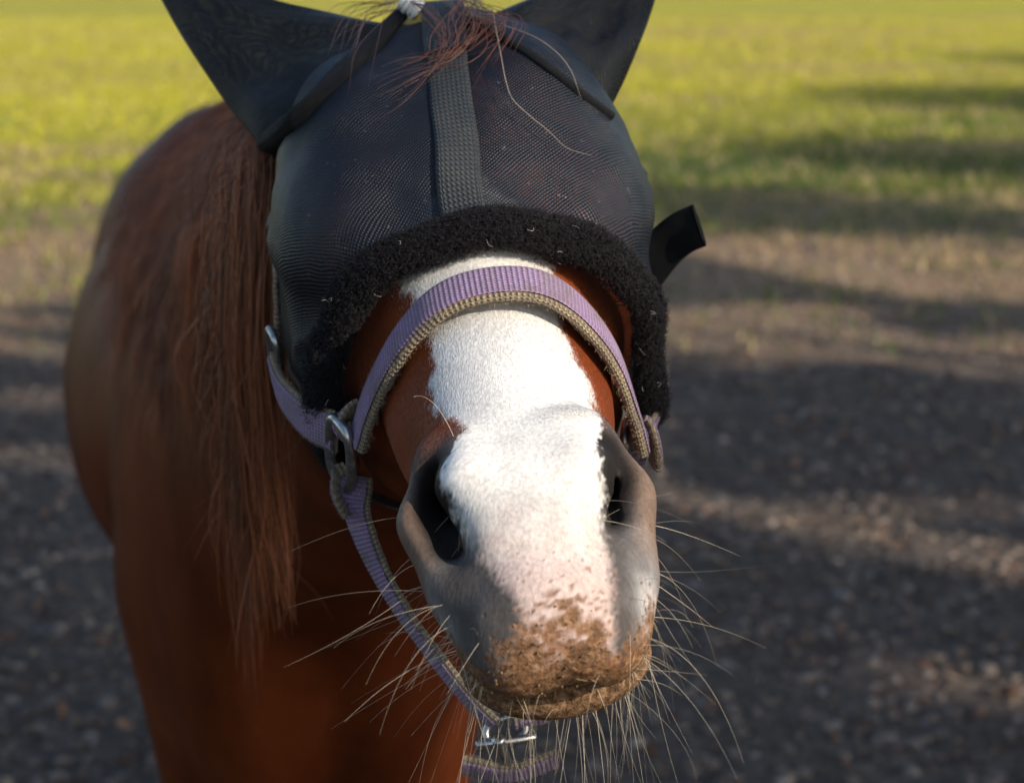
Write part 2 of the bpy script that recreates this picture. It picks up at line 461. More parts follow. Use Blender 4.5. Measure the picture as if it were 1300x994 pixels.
# --- woven webbing: attribute 'web' = (along, across, 0) in metres
def webmat(name, c1, c2, period, rough=.75, fuzz=.15, spec=.25, soil=.75):
    m, nt, b, _ = nmat(name)
    uv = ATTR(nt, 'web', 'Vector'); sx = N(nt, 'ShaderNodeSeparateXYZ'); nt.links.new(uv, sx.inputs[0])
    k = 2 * math.pi / period
    rib = MATH(nt, 'SINE', MATH(nt, 'MULTIPLY', sx.outputs[0], k))
    cr = MATH(nt, 'SINE', MATH(nt, 'ADD', MATH(nt, 'MULTIPLY', sx.outputs[1], k * 1.3), MATH(nt, 'MULTIPLY', rib, 1.2)))
    hgt = MATH(nt, 'ADD', MATH(nt, 'MULTIPLY', rib, .6), MATH(nt, 'MULTIPLY', cr, .4))
    f = MATH(nt, 'MULTIPLY_ADD', hgt, .5, .5)
    tc = N(nt, 'ShaderNodeTexCoord').outputs['Object']
    dirt = NOISE(nt, tc, 55, 5, .65)
    cc = MIX(nt, f, c1, c2)
    cc = MIX(nt, RAMP(nt, dirt, [(.38, (0, 0, 0)), (.70, (soil, soil, soil))]), cc, (.17, .13, .10))
    cc = MIX(nt, 1.0, cc, RAMP(nt, NOISE(nt, tc, 700, 2, .6), [(.3, (.7, .7, .7)), (.7, (1.2, 1.2, 1.2))]), 'MULTIPLY')
    nt.links.new(cc, b.inputs['Base Color']); b.inputs['Roughness'].default_value = rough
    b.inputs['Sheen Weight'].default_value = fuzz; b.inputs['Specular IOR Level'].default_value = spec
    BUMP(nt, b, hgt, .9, .0009)
    return m
m_purple = webmat('purple_webbing', (.180, .100, .215), (.42, .285, .47), .0030)
m_beige = webmat('beige_webbing', (.15, .105, .060), (.44, .35, .23), .0034)
m_velcro = webmat('black_webbing', (.006, .009, .011), (.034, .043, .047), .0040, .6, .05, .4, .12)
m_dark = webmat('dark_binding', (.003, .004, .006), (.009, .011, .014), .0011, .75, .02, .25, .06)
m_brownbind = webmat('brown_binding', (.05, .03, .025), (.14, .09, .07), .0025, .8)
m_metal, nt, b, _ = nmat('dull_steel')
tc = N(nt, 'ShaderNodeTexCoord').outputs['Object']
nn = NOISE(nt, tc, 160, 5, .6)
nt.links.new(RAMP(nt, nn, [(.35, (.28, .27, .25)), (.65, (.58, .57, .55))]), b.inputs['Base Color'])
b.inputs['Metallic'].default_value = .95
nt.links.new(RAMP(nt, nn, [(.3, (.42, .42, .42)), (.7, (.22, .22, .22))]), b.inputs['Roughness'])
m_white, nt, b, _ = nmat('white_elastic'); b.inputs['Base Color'].default_value = (.78, .77, .74, 1); b.inputs['Roughness'].default_value = .7
m_eye, nt, b, _ = nmat('dark_eye'); b.inputs['Base Color'].default_value = (.012, .007, .005, 1); b.inputs['Roughness'].default_value = .08
m_hoof, nt, b, _ = nmat('hoof_horn'); tc = N(nt, 'ShaderNodeTexCoord').outputs['Object']
nt.links.new(RAMP(nt, NOISE(nt, tc, 30), [(.3, (.05, .042, .035)), (.7, (.12, .10, .08))]), b.inputs['Base Color']); b.inputs['Roughness'].default_value = .6

# ------------------------------------------------------------------ the horse object
HORSE_BASE = b2w((0, .8, 0))
hv_h = np.concatenate([hp, w2h(bp)])
horse = mesh_obj('horse', horse_v - HORSE_BASE, horse_f, m_coat)
horse.location = HORSE_BASE
coat = np.empty((len(horse_v), 4)); coat[:, 3] = 1
coat[:len(hp), :3] = face_colour(hp)
coat[len(hp):, :3] = np.array(CHEST) * .60  # same chestnut darkened: the body's deep shade is put into its colour
ca = horse.data.attributes.new('coat', 'FLOAT_COLOR', 'POINT'); ca.data.foreach_set('color', coat.astype(np.float32).ravel())
dk = np.zeros(len(horse_v)); dk[:len(hp)] = sstep(-.008, .012, face_fields(hp)[3] - .004 + .03 * (vnoise(hp, 90) - .5) + .03 * (vnoise(hp, 400) - .5))
fattr(horse, 'caked', dk)
tag(horse, 'chestnut horse with a white blaze facing the viewer and wearing a fly mask', 'horse')

# eyes, under the netting
def uvsphere(c, r, n=16, k=10, M=None):
    th = np.linspace(0, math.pi, k); ph = np.linspace(0, 2 * math.pi, n, endpoint=False)
    v = np.stack([np.outer(np.sin(th), np.cos(ph)), np.outer(np.sin(th), np.sin(ph)), np.outer(np.cos(th), np.ones(n))], -1).reshape(-1, 3) * np.asarray(r)
    if M is not None: v = v @ M
    f = [(i * n + j, i * n + (j + 1) % n, (i + 1) * n + (j + 1) % n, (i + 1) * n + j) for i in range(k - 1) for j in range(n)]
    return v + np.asarray(c), np.array(f)
for s in (-1, 1):
    v_, f_ = uvsphere(h2w((s * .093, .362, -.078)), (.012, .022, .019), M=HM)
    mesh_obj('eye', v_, f_, m_eye, horse)
# hooves
for (p_, q_) in ((-.125, .115), (.125, .115), (-.145, 1.475), (.145, 1.475)):
    n = 20; rings = []
    for z, r, dq in ((0.0, .064, 0), (.01, .066, 0), (.05, .054, .012), (.085, .045, .022), (.095, .030, .025)):
        a = np.linspace(0, 2 * math.pi, n, endpoint=False)
        rings.append(b2w(np.stack([p_ + r * np.cos(a), q_ + dq + r * 1.12 * np.sin(a), np.full(n, z)], -1)))
    v_ = np.concatenate(rings + [b2w([(p_, q_, 0)])]); f_ = [(i * n + j, i * n + (j + 1) % n, (i + 1) * n + (j + 1) % n, (i + 1) * n + j) for i in range(4) for j in range(n)]
    f_ += [(j, len(v_) - 1, (j + 1) % n) for j in range(n)]
    mesh_obj('hoof', v_, f_, m_hoof, horse)

# ---- surface sampling for fur and whiskers
tri = np.concatenate([hq[:, [0, 1, 2]], hq[:, [0, 2, 3]]])
A_, B_, C_ = hp[tri[:, 0]], hp[tri[:, 1]], hp[tri[:, 2]]
cr = np.cross(B_ - A_, C_ - A_); area = np.linalg.norm(cr, axis=1) / 2; nrm = cr / (2 * area[:, None] + 1e-12)
cen = (A_ + B_ + C_) / 3
# outward orientation
e_ = 1e-3
if np.mean(np.sign(sd_head(cen[:2000] + nrm[:2000] * .003) - sd_head(cen[:2000]))) < 0: nrm = -nrm; print('normals flipped')
def sample(n, wgt):
    p = area * wgt; p = p / p.sum()
    i = rng.choice(len(tri), n, p=p); r1 = np.sqrt(rng.random(n)); r2 = rng.random(n)
    P = (1 - r1)[:, None] * A_[i] + (r1 * (1 - r2))[:, None] * B_[i] + (r1 * r2)[:, None] * C_[i]
    return P, nrm[i]
def unit(a): return a / (np.linalg.norm(a, axis=-1, keepdims=True) + 1e-12)
# short coat on the face
NF = 380000
open_ = nostril_cut(np.stack([np.abs(cen[:, 0]), cen[:, 1], cen[:, 2]], -1))
wg = np.where(np.abs(cen[:, 0]) > .038, sstep(.0005, .004, open_), np.where(cen[:, 1] > .078, sstep(-.012, -.006, open_), sstep(.002, .006, open_))) * sstep(.34, .31, cen[:, 1]) * (1.5 - .55 * sstep(.08, .14, cen[:, 1])) * sstep(-.28, -.2, cen[:, 2])
wg = wg * (1 - .93 * sstep(-.004, .008, face_fields(cen)[3]))
P, Nn = sample(NF, wg)
flow = np.stack([P[:, 0] * 2.0, -np.ones(NF) * (.35 + .65 * sstep(.02, .09, P[:, 1])), -np.ones(NF) * .6 * sstep(.09, .02, P[:, 1])], -1)
flow = flow + .35 * (np.stack([vnoise(P + k * 3.1, 60) for k in range(3)], -1) - .5) + rng.normal(0, .12, (NF, 3))
flow = unit(flow - (flow * Nn).sum(1, keepdims=True) * Nn)
ln = (.0017 + .0018 * sstep(.04, .18, P[:, 1])) * rng.uniform(.6, 1.2, NF)
oc = nostril_cut(np.stack([np.abs(P[:, 0]), P[:, 1], P[:, 2]], -1)); ln *= np.where((oc < .010) & (P[:, 1] < .09), .35, 1)
nost = np.minimum(1, np.abs(P[:, 0]) / .04)
ln *= np.where(P[:, 1] < .12, 1 - .35 * nost, 1)
t_ = np.linspace(0, 1, 4)
S = P[:, None, :] - .0003 * Nn[:, None, :] + ln[:, None, None] * (t_[None, :, None] * flow[:, None, :] + (.30 * t_ - .18 * t_ ** 2)[None, :, None] * Nn[:, None, :])
fc = face_colour(P + rng.normal(0, .0022, (NF, 3)))
vel = (sstep(.085, .05, P[:, 1]) * sstep(.30, .12, fc.mean(1)) * (1 - sstep(-.01, .0, face_fields(P)[3])))[:, None]
fc = fc * (1 - vel) + np.array((.17, .165, .165)) * vel * rng.uniform(.5, 1.5, (NF, 1))
fc = fc * rng.uniform(.88, 1.15, (NF, 1))
hair_obj('coat_fur', h2w(S.reshape(-1, 3)).reshape(S.shape), np.array([.00007, .000065, .00005, .00002]), m_fur, horse, np.clip(fc, 0, 1))

# crumbs of dry soil and bits of straw stuck to the lip
NCR = 200
wl = sstep(-.012, .01, face_fields(cen)[3]) * (np.abs(cen[:, 0] - .004) < .045) * (cen[:, 2] > -.09)
P, Nn = sample(NCR, wl); v_, f_ = uvsphere((0, 0, 0), 1, 6, 4)
rr = .0003 + .0007 * rng.random(NCR) ** 3
Vb = P[:, None] + Nn[:, None] * .0006 + rr[:, None, None] * v_[None] * rng.uniform(.6, 1.3, (NCR, len(v_), 1))
crumb = mesh_obj('dirt_crumbs', h2w(Vb.reshape(-1, 3)), (f_[None] + len(v_) * np.arange(NCR)[:, None, None]).reshape(-1, 4), None, horse); crumb['kind'] = 'stuff'
m_crumb, nt, b, _ = nmat('dry_crumb'); gi_ = NOISE(nt, N(nt, 'ShaderNodeTexCoord').outputs['Object'], 420, 2)
nt.links.new(RAMP(nt, gi_, [(.35, (.045, .028, .014)), (.55, (.20, .12, .055)), (.75, (.45, .33, .19))]), b.inputs['Base Color']); b.inputs['Roughness'].default_value = .9
crumb.data.materials.append(m_crumb)
P, Nn = sample(16, wl); tg = unit(np.cross(Nn, rng.normal(0, 1, (16, 3)))); Ls = rng.uniform(.001, .003, 16)
St = P[:, None] + Nn[:, None] * .0009 + Ls[:, None, None] * np.linspace(-1, 1, 4)[None, :, None] * (tg + .15 * Nn)[:, None]
m_straw = hairmat('straw_bit', (.42, .28, .12), .6, .3, .5)
sb = hair_obj('straw_bits', h2w(St.reshape(-1, 3)).reshape(St.shape), np.full(4, .00012), m_straw, horse); sb['kind'] = 'stuff'

# whiskers
DOWN = np.array([0, 0, -1.0]) @ HM.T
def whiskers(n, wgt, lmin, lmax, down, out_, back, spread, r=.00024):
    P, Nn = sample(n, wgt)
    d = unit(out_ * Nn + down * DOWN + np.array([0, back, 0]) + rng.normal(0, spread, (n, 3)))
    L = rng.uniform(lmin, lmax, n) ; g = rng.uniform(.2, 1.1, n); side = rng.normal(0, .35, (n, 3))
    t = np.linspace(0, 1, 9)[None, :, None]
    S = P[:, None] + L[:, None, None] * (d[:, None] * t + (DOWN * g[:, None] + side)[:, None] * .45 * t ** 2)
    return S
cu, cv, cw = cen[:, 0], cen[:, 1], cen[:, 2]
chin = sstep(-.100, -.112, cw) * (cv < .085) * (cv > -.01)
lft = (cu < -.036) * (cv < .07) * (cw > -.105) * (cw < -.035)
rgt = (cu > .034) * (cv < .075) * (cw > -.125) * (cw < -.035)
nos = (np.abs(cu) > .03) * (cv < .14) * (cv > .02) * (cw > -.05)
lipf = (cv < .02) * (cw < -.06) * (cw > -.1)
W_ = np.concatenate([whiskers(68, chin, .035, .085, 1.0, .35, .05, .22), whiskers(28, lft, .02, .095, .35, 1.0, .35, .30),
                     whiskers(44, rgt, .015, .075, .45, 1.0, .2, .35), whiskers(7, nos, .03, .07, .3, .9, .3, .3),
                     whiskers(26, lft, .012, .03, .3, 1.0, .1, .4), whiskers(30, lipf, .008, .02, .5, 1, 0, .4)])
hair_obj('whiskers', h2w(W_.reshape(-1, 3)).reshape(W_.shape), np.linspace(.000115, .00003, 9), m_whisk, horse)

# ---- mane: falls from the crest over the horse's right side (left in view)
def grad_sd(f, P, e=2e-3):
    g = np.stack([f(P + np.eye(3)[k] * e) - f(P - np.eye(3)[k] * e) for k in range(3)], -1); return unit(g)
def sd_nb(P): return smin(sd_neck(P), sd_body(P), .12)
crestA = h2w((0, .60, -.01)); crestB = b2w((0, .40, 1.40))
NG = 130; K = 20; N2 = 56
s_ = np.sort(rng.random(NG)) ** 1.35; s_[:N2] = 0
root = crestA[None] * (1 - s_[:, None]) + crestB[None] * s_[:, None]
root[:N2] = h2w(np.stack([rng.uniform(-.105, -.06, N2), rng.uniform(.56, .66, N2), rng.uniform(-.13, -.05, N2)], -1))   # by the ear
G = np.zeros((NG, K, 3)); pcur = root.copy()
# put roots on the surface
for _ in range(12):
    d0 = sd_all(pcur); pcur[:, 2] -= np.clip(d0, -.03, .03) * .7
root = pcur.copy()
lenm = rng.uniform(.28, .52, NG) * (1 - .18 * s_)
lenm[:N2] = rng.uniform(.22, .40, N2)
dirc = np.tile(np.array([-1.0, -.10, .25]), (NG, 1)) + rng.normal(0, .15, (NG, 3))
dirc[:N2] = np.array([-.10, -.30, -.8]) + rng.normal(0, .12, (N2, 3))
dirc = unit(dirc)
for k in range(K):
    G[:, k] = pcur
    step = (lenm / (K - 1))[:, None]
    dirc = unit(dirc + np.array([0, 0, -.42]) + rng.normal(0, .035, (NG, 3)))
    pcur = pcur + dirc * step
    d0 = sd_all(pcur); off = .014 + .030 * rng.random(NG)
    pen = np.maximum(off - d0, 0)
    pcur = pcur + grad_sd(sd_all, pcur) * pen[:, None]
NM = 14000
gi = rng.integers(0, NG, NM)
tt = np.linspace(0, 1, K)
spr = rng.normal(0, 1, (NM, 3)) * np.array([.008, .011, .008]) * rng.uniform(.4, 1.5, NG)[gi][:, None]
wob = rng.normal(0, 1, (NM, 3)) * np.where(rng.random(NM) < .12, .024, .006)[:, None]; ph = rng.random(NM) * 6.28; fq = rng.uniform(3, 9, NM)
M_ = G[gi] + spr[:, None] * (0.7 + .8 * tt - 1.15 * tt ** 2.2)[None, :, None] + wob[:, None] * (np.sin(fq[:, None] * tt + ph[:, None]) * tt)[..., None]
shr = rng.uniform(.55, 1.0, NM)     # strands end at different heights
idx = tt[None] * shr[:, None] * (K - 1); i0 = np.minimum(idx.astype(int), K - 2); fr = (idx - i0)[..., None]
ar = np.arange(NM)[:, None]
M_ = M_[ar, i0] * (1 - fr) + M_[ar, i0 + 1] * fr
mcol = np.array([.29, .095, .038]) * rng.uniform(.45, 1.6, (NM, 1)) * (.45 + 1.0 * rng.random(NG)[gi])[:, None]
hair_obj('mane', M_, np.concatenate([np.full(K - 4, .00032), [.00026, .0002, .00014, .00006]]), m_mane, horse, np.clip(mcol, 0, 1))
# ------------------------------------------------------------------ fly mask
def sd_mask(Ph):
    u, v, ww = Ph[..., 0], Ph[..., 1], Ph[..., 2]
    Q = np.stack([np.abs(u + .003), v, ww], -1)
    d = f_head(Ph)
    d = smin(d, ell(Q, (.066, .425, -.12), (.047, .130, .145)), .04)
    d = smin(d, ell(Ph, (0, .40, -.075), (.101, .115, .090)), .03)
    d = smin(d, ell(Q, (.076, .358, -.045), (.036, .050, .042)), .022)       # darts that lift the net off the eyes
    wr = .0050 * (1 - 2 * np.abs(np.sin(24 * v + 30 * ww + 2 * np.sin(22 * ww))))  * sstep(-.02, -.08, ww) + .0022 * np.sin(90 * u + 25 * v) * sstep(.40, .30, v)
    wr = wr + (.0075 * (vnoise(Ph, 17) - .5) + .004 * (vnoise(Ph, 40) - .5)) * sstep(.0, .03, np.abs(u)) * sstep(.50, .42, v)
    return d - .007 - wr
EDGE = .291
mp, mq = isosurf(sd_mask, (-.17, .26, -.32), (.17, .66, .06), .003)
c = mp[mq].mean(1)
keep = (c[:, 1] > EDGE) & (c[:, 1] < .585) & (c[:, 2] > -.262 + .35 * np.maximum(c[:, 1] - .30, 0))
mp, mq = compact(mp, mq[keep])
mask = empty('fly_mask', tuple(h2w((0, EDGE, -.20))))
tag(mask, 'black netting fly mask with ear covers and fleece edge on the horse\'s head', 'fly mask')
net = mesh_obj('face_net', h2w(mp), mq, m_net, mask)
ang = np.arctan2(mp[:, 0], mp[:, 2] + .11)
vattr(net, 'cloth', np.stack([ang * .115, mp[:, 1], 0 * ang], -1))

def project(Ph, f, off=0.0, it=12):
    """push head-frame points onto surface f = off"""
    P = np.array(Ph, float)
    for _ in range(it):
        g = grad_sd(f, P); P = P - g * (f(P) - off)[:, None]
    return P, grad_sd(f, P)

def resample(P, n, closed=False):
    P = np.asarray(P, float)
    if closed: P = np.vstack([P, P[:1]])
    # Catmull-Rom then even spacing
    Q = np.vstack([2 * P[0] - P[1], P, 2 * P[-1] - P[-2]]); out_ = []
    for i in range(1, len(Q) - 2):
        p0, p1, p2, p3 = Q[i - 1:i + 3]
        for t in np.linspace(0, 1, 24, endpoint=False):
            out_.append(.5 * ((2 * p1) + (-p0 + p2) * t + (2 * p0 - 5 * p1 + 4 * p2 - p3) * t ** 2 + (-p0 + 3 * p1 - 3 * p2 + p3) * t ** 3))
    out_.append(P[-1]); out_ = np.array(out_)
    L = np.concatenate([[0], np.cumsum(np.linalg.norm(np.diff(out_, axis=0), axis=1))])
    s = np.linspace(0, L[-1], n)
    return np.stack([np.interp(s, L, out_[:, k]) for k in range(3)], -1)

def ribbon(name, P, Nn, width, thick, mat, parent, wob=0.0, closed=False, seg=8, lift=0.0):
    """flat strap along world points P with outward normals Nn: rounded rectangular section"""
    P = np.asarray(P); n = len(P)
    T = unit(np.gradient(P, axis=0)); Nn = unit(Nn - (Nn * T).sum(1, keepdims=True) * T); X = np.cross(T, Nn)
    L = np.concatenate([[0], np.cumsum(np.linalg.norm(np.diff(P, axis=0), axis=1))])
    W = np.broadcast_to(width, (n,))
    r = thick / 2
    sec = [(-.5, -.5), (-.5, .0), (-.5, .5)] + [(x, .5) for x in np.linspace(-.5, .5, seg)[1:-1]] + [(.5, .5), (.5, 0), (.5, -.5)] + [(x, -.5) for x in np.linspace(.5, -.5, 4)[1:-1]]
    vs_, at = [], []
    for (a, c) in sec:
        ee = 1 - .12 * (abs(c) > .4) * (abs(a) > .49)
        vs_.append(P + X * (a * W)[:, None] * ee + Nn * (c * thick * (1 - .35 * (abs(a) > .49)) + lift))
        at.append(np.stack([L, a * W + c * thick, 0 * L], -1))
    k = len(sec)
    V = np.stack(vs_, 1).reshape(-1, 3); A = np.stack(at, 1).reshape(-1, 3)
    if wob: V = V + wob * (np.stack([vnoise(V + 7 * q, 160) for q in range(3)], -1) - .5)
    F = [(i * k + j, i * k + (j + 1) % k, (i + 1) * k + (j + 1) % k, (i + 1) * k + j) for i in range(n - 1) for j in range(k)]
    V = np.vstack([V, V[:k].mean(0), V[-k:].mean(0)]); A = np.vstack([A, A[:k].mean(0), A[-k:].mean(0)])
    F = [(*f,) for f in F] + [(j, (j + 1) % k, len(V) - 2) for j in range(k)] + [((n - 1) * k + (j + 1) % k, (n - 1) * k + j, len(V) - 1) for j in range(k)]
    o = mesh_obj(name, V, F, mat, parent)
    vattr(o, 'web', A)
    return o

def tube(name, P, r, mat, parent, n=10, closed=False, sq=1.0, Nn=None):
    P = np.asarray(P); m = len(P)
    T = unit(np.gradient(P, axis=0)) if not closed else unit(np.roll(P, -1, 0) - np.roll(P, 1, 0))
    if Nn is None:
        ref = np.array([.3, .2, .93]); Nn = np.tile(ref, (m, 1))
    X = unit(np.cross(T, Nn)); Y = np.cross(X, T)
    r = np.broadcast_to(r, (m,))
    a = np.linspace(0, 2 * math.pi, n, endpoint=False)
    V = (P[:, None] + r[:, None, None] * (np.cos(a)[None, :, None] * X[:, None] + sq * np.sin(a)[None, :, None] * Y[:, None])).reshape(-1, 3)
    L = np.concatenate([[0], np.cumsum(np.linalg.norm(np.diff(P, axis=0), axis=1))])
    A = np.stack([np.repeat(L, n), np.tile(a, m) * .005, np.zeros(m * n)], -1)
    F = []
    for i in range(m if closed else m - 1):
        i2 = (i + 1) % m
        for j in range(n): F.append((i * n + j, i * n + (j + 1) % n, i2 * n + (j + 1) % n, i2 * n + j))
    if not closed:
        V = np.vstack([V, P[0], P[-1]]); A = np.vstack([A, A[0], A[-1]])
        F += [((j + 1) % n, j, len(V) - 2) for j in range(n)] + [((m - 1) * n + j, (m - 1) * n + (j + 1) % n, len(V) - 1) for j in range(n)]
    o = mesh_obj(name, V, F, mat, parent); vattr(o, 'web', A)
    return o

# fleece roll along the front edge
th = np.linspace(-2.75, 2.75, 90)
ring = np.stack([.115 * np.sin(th), np.full(90, EDGE - .003), -.11 + .125 * np.cos(th)], -1)
ring, rn = project(ring, sd_mask, .002)
ring[:, 1] = EDGE - .006 + .010 * np.cos(th) ** 2 * 0
ok = ring[:, 2] > -.165
ring, rn = ring[ok], rn[ok]
RW = h2w(ring); RN = rn @ HM
FR = .0100
fl = tube('fleece_trim', RW, FR * (1 + .15 * np.sin(np.arange(len(RW)) * 1.7)), m_dark, mask, 14, sq=.75, Nn=RN)
NFL = 34000
ii = rng.integers(0, len(RW) - 1, NFL); ft = rng.random(NFL)[:, None]
pc = RW[ii] * (1 - ft) + RW[ii + 1] * ft; pn = unit(RN[ii]); pt = unit(RW[ii + 1] - RW[ii]); px_ = np.cross(pt, pn)
a = rng.uniform(-1.9, 1.9, NFL)
od = unit(np.cos(a)[:, None] * pn + np.sin(a)[:, None] * px_)
st = pc + od * FR * (.72 + .25 * np.abs(np.sin(a)))[:, None]
kk = np.linspace(0, 1, 6)
curl = unit(rng.normal(0, 1, (NFL, 3))); curl2 = np.cross(curl, od); ph = rng.random(NFL) * 6.28
Lf = rng.uniform(.003, .0075, NFL)
FS = st[:, None] + Lf[:, None, None] * (od[:, None] * kk[None, :, None] * .8 + .30 * (np.cos(5.5 * kk[None] + ph[:, None]) - np.cos(ph)[:, None])[..., None] * curl[:, None] + .30 * (np.sin(5.5 * kk[None] + ph[:, None]) - np.sin(ph)[:, None])[..., None] * curl2[:, None])
hair_obj('fleece_pile', FS, np.array([.00016, .00016, .00015, .00014, .0001, .00004]), m_fleece, fl)
sel = rng.choice(NFL, 20); ld = unit(rng.normal(0, 1, (20, 3))); lb = rng.normal(0, .0012, (20, 3)); lk = np.linspace(-1, 1, 6)
LS = st[sel][:, None] + od[sel][:, None] * .006 + rng.uniform(.001, .004, 20)[:, None, None] * lk[None, :, None] * ld[:, None] + (lk ** 2)[None, :, None] * lb[:, None]
hair_obj('lint', LS, np.full(6, .00009), m_lint, fl)

# lower binding along the cheek flaps, both sides
for s in (-1, 1):
    vv = np.linspace(EDGE + .002, .50, 24)
    bl = np.stack([s * np.full(24, .12), vv, -.262 + .35 * np.maximum(vv - .30, 0) + .002], -1)
    for _ in range(14):
        g = grad_sd(sd_mask, bl); g[:, 1:] = 0; bl[:, 0] -= np.clip(sd_mask(bl) / np.where(np.abs(g[:, 0]) < .2, .2 * np.sign(g[:, 0] + 1e-9), g[:, 0]), -.01, .01)
    tube('edge_binding', h2w(bl), .0032, m_brownbind, mask, 8)

# centre band: wide ribbed webbing and the narrower strip it is sewn on
def band(name, v0, v1, wd, off, mat, u0=0.0, u1=0.0):
    vv = np.linspace(v0, v1, 40); p = np.stack([np.linspace(u0, u1, 40), vv, np.full(40, .02)], -1)
    p, n_ = project(p, sd_mask, off)
    return ribbon(name, h2w(p), n_ @ HM, wd, .0028, mat, mask)
band('center_band', .299, .446, np.interp(np.linspace(0, 1, 40), [0, 1], [.0285, .0265]), .0028, m_velcro, -.006, .004)
band('poll_strap', .455, .56, .030, .0016, m_velcro, .004, .010)

# ears
def ear(A, B_, T, thick, bulge):
    A, B_, T = map(np.asarray, (A, B_, T)); mid = (A + B_) / 2
    n, k = 26, 28; V = []; C = []
    ax = T - mid
    Ln = np.linalg.norm(ax)
    across0 = unit(B_ - A); half0 = np.linalg.norm(B_ - A) / 2
    front = unit(np.cross(across0, ax)); front = front if front @ Fc < 0 else -front
    perp = unit(np.cross(front, ax)); perp = perp if perp @ across0 > 0 else -perp
    for i in range(n):
        t = i / (n - 1)
        cen_ = mid + ax * t + bulge * math.sin(math.pi * t)
        acr = unit(across0 * (1 - t) ** 1.5 + perp * (1 - (1 - t) ** 1.5))
        hw = half0 * (1 - t ** 1.25) * (1 - .10 * math.sin(math.pi * t)) + .004
        tk = thick * (1 - .75 * t)
        for j in range(k):
            a = 2 * math.pi * j / k
            x = math.cos(a); y = math.sin(a)
            yy = y * tk if y < 0 else y * tk * .55 - .35 * tk * (1 - x * x) * sstep(0, .4, t)
            p = cen_ + acr * hw * x + front * yy
            p = p + front * (.0035 * math.sin(9 * x + 7 * t) + .004 * math.sin(5 * x - 13 * t + 1)) * (1 - t)
            V.append(p); C.append((x * hw * 1.1 + y * .01, t * Ln, 0))
    V.append(mid + ax * 1.01); C.append((0, Ln, 0))
    F = [(i * k + j, i * k + (j + 1) % k, (i + 1) * k + (j + 1) % k, (i + 1) * k + j) for i in range(n - 1) for j in range(k)]
    F += [((n - 1) * k + j, (n - 1) * k + (j + 1) % k, n * k) for j in range(k)]
    o = mesh_obj('ear_cover', np.array(V), F, m_earnet, mask)
    vattr(o, 'cloth', np.array(C))
    return o
ear(pix(347, 190, 1.375), pix(520, 40, 1.40), pix(182, -62, 1.46), .045, -.012 * Uc)
ear(pix(618, 34, 1.40), pix(762, 142, 1.375), pix(838, -118, 1.44), .040, .010 * Rc)
def rest_on_mask(pts, off=.004):
    """world points of a hair lying over the mask: each point is brought forward to the net where the net is nearer"""
    P = np.array([pix(*p) for p in pts]); D = unit(P - C0); L = np.linalg.norm(P - C0, axis=1)
    t = np.full(len(P), .9)
    for _ in range(22):
        s_ = sd_mask(w2h(C0 + D * t[:, None])) - off; t = np.minimum(t + .8 * s_, 3)
    return C0 + D * np.minimum(t, L)[:, None]
def sew(name, pts, r, mat, n=40):
    P = resample(rest_on_mask(pts, .0), n); return tube(name, P, r, mat, mask, 10, sq=.8)
sew('ear_seam', [(340, 183, 1.362), (372, 158, 1.350), (420, 108, 1.345), (465, 66, 1.352), (508, 20, 1.375)], np.interp(np.linspace(0, 1, 40), [0, .2, .6, 1], [.0085, .0095, .0080, .006]), m_dark)
sew('ear_seam', [(598, 26, 1.385), (640, 50, 1.356), (690, 82, 1.346), (735, 118, 1.345), (775, 148, 1.42)], .0045, m_dark)

# loose hook-and-loop strap standing off the right cheek
P = resample([pix(806, 362, 1.36), pix(826, 336, 1.355), pix(845, 313, 1.35), pix(866, 296, 1.34), pix(888, 286, 1.33)], 24)
ribbon('loose_strap', P, np.tile(unit(-Fc + .75 * Uc * 0 - .25 * Rc), (24, 1)), .030, .0035, m_dark, mask)
P2 = resample([pix(826, 347, 1.383), pix(846, 325, 1.377), pix(868, 309, 1.368), pix(892, 297, 1.36)], 20)

# ------------------------------------------------------------------ halter
m_fray = hairmat('frayed_fibre', (.40, .32, .22), .7, .2, .4)
halter = empty('halter', tuple(h2w((0, .24, -.20))))
tag(halter, 'purple and beige webbing halter with steel rings over the horse\'s nose', 'halter')
def strap(name, ptsh, width, thick, refc=None, n=70, parent=halter, tilt=0.0, face=True):
    """purple web sewn on a wider beige web; ptsh head-frame points, normals away from axis point refc"""
    p = resample(ptsh, n)
    rc = np.array([0, 0, -.10]) if refc is None else np.asarray(refc)
    nn_ = p - rc; nn_[:, 1] = 0; nn_ = unit(nn_); nn_[:, 1] = -tilt
    P = h2w(p); Nw = unit(nn_) @ HM
    o = ribbon(name, P, Nw, width, thick, m_beige, parent, wob=.0009)
    nfz = 26 * n; i_ = rng.integers(0, n - 1, nfz); T_ = unit(np.gradient(P, axis=0)); X_ = np.cross(T_, Nw); sg = rng.choice([-1.0, 1.0], nfz)
    f0 = P[i_] + (P[i_ + 1] - P[i_]) * rng.random((nfz, 1)) + X_[i_] * (sg * width * .485)[:, None] + Nw[i_] * (rng.uniform(-.5, .5, nfz) * thick)[:, None]
    fd = unit(X_[i_] * sg[:, None] + rng.normal(0, .7, (nfz, 3))); fl2 = rng.uniform(.0006, .0022, nfz)[:, None, None]
    FZ = f0[:, None] + fl2 * (np.array([0, .5, 1])[None, :, None] * fd[:, None] + np.array([0, .12, .5])[None, :, None] * unit(rng.normal(0, 1, (nfz, 3)))[:, None])
    hair_obj('frayed_fibres', FZ, np.array([.00007, .00006, .00003]), m_fray, o)
    if face: ribbon('purple_facing', P, Nw, width - .0055, .0022, m_purple, o, lift=thick / 2 + .0004)
    return o
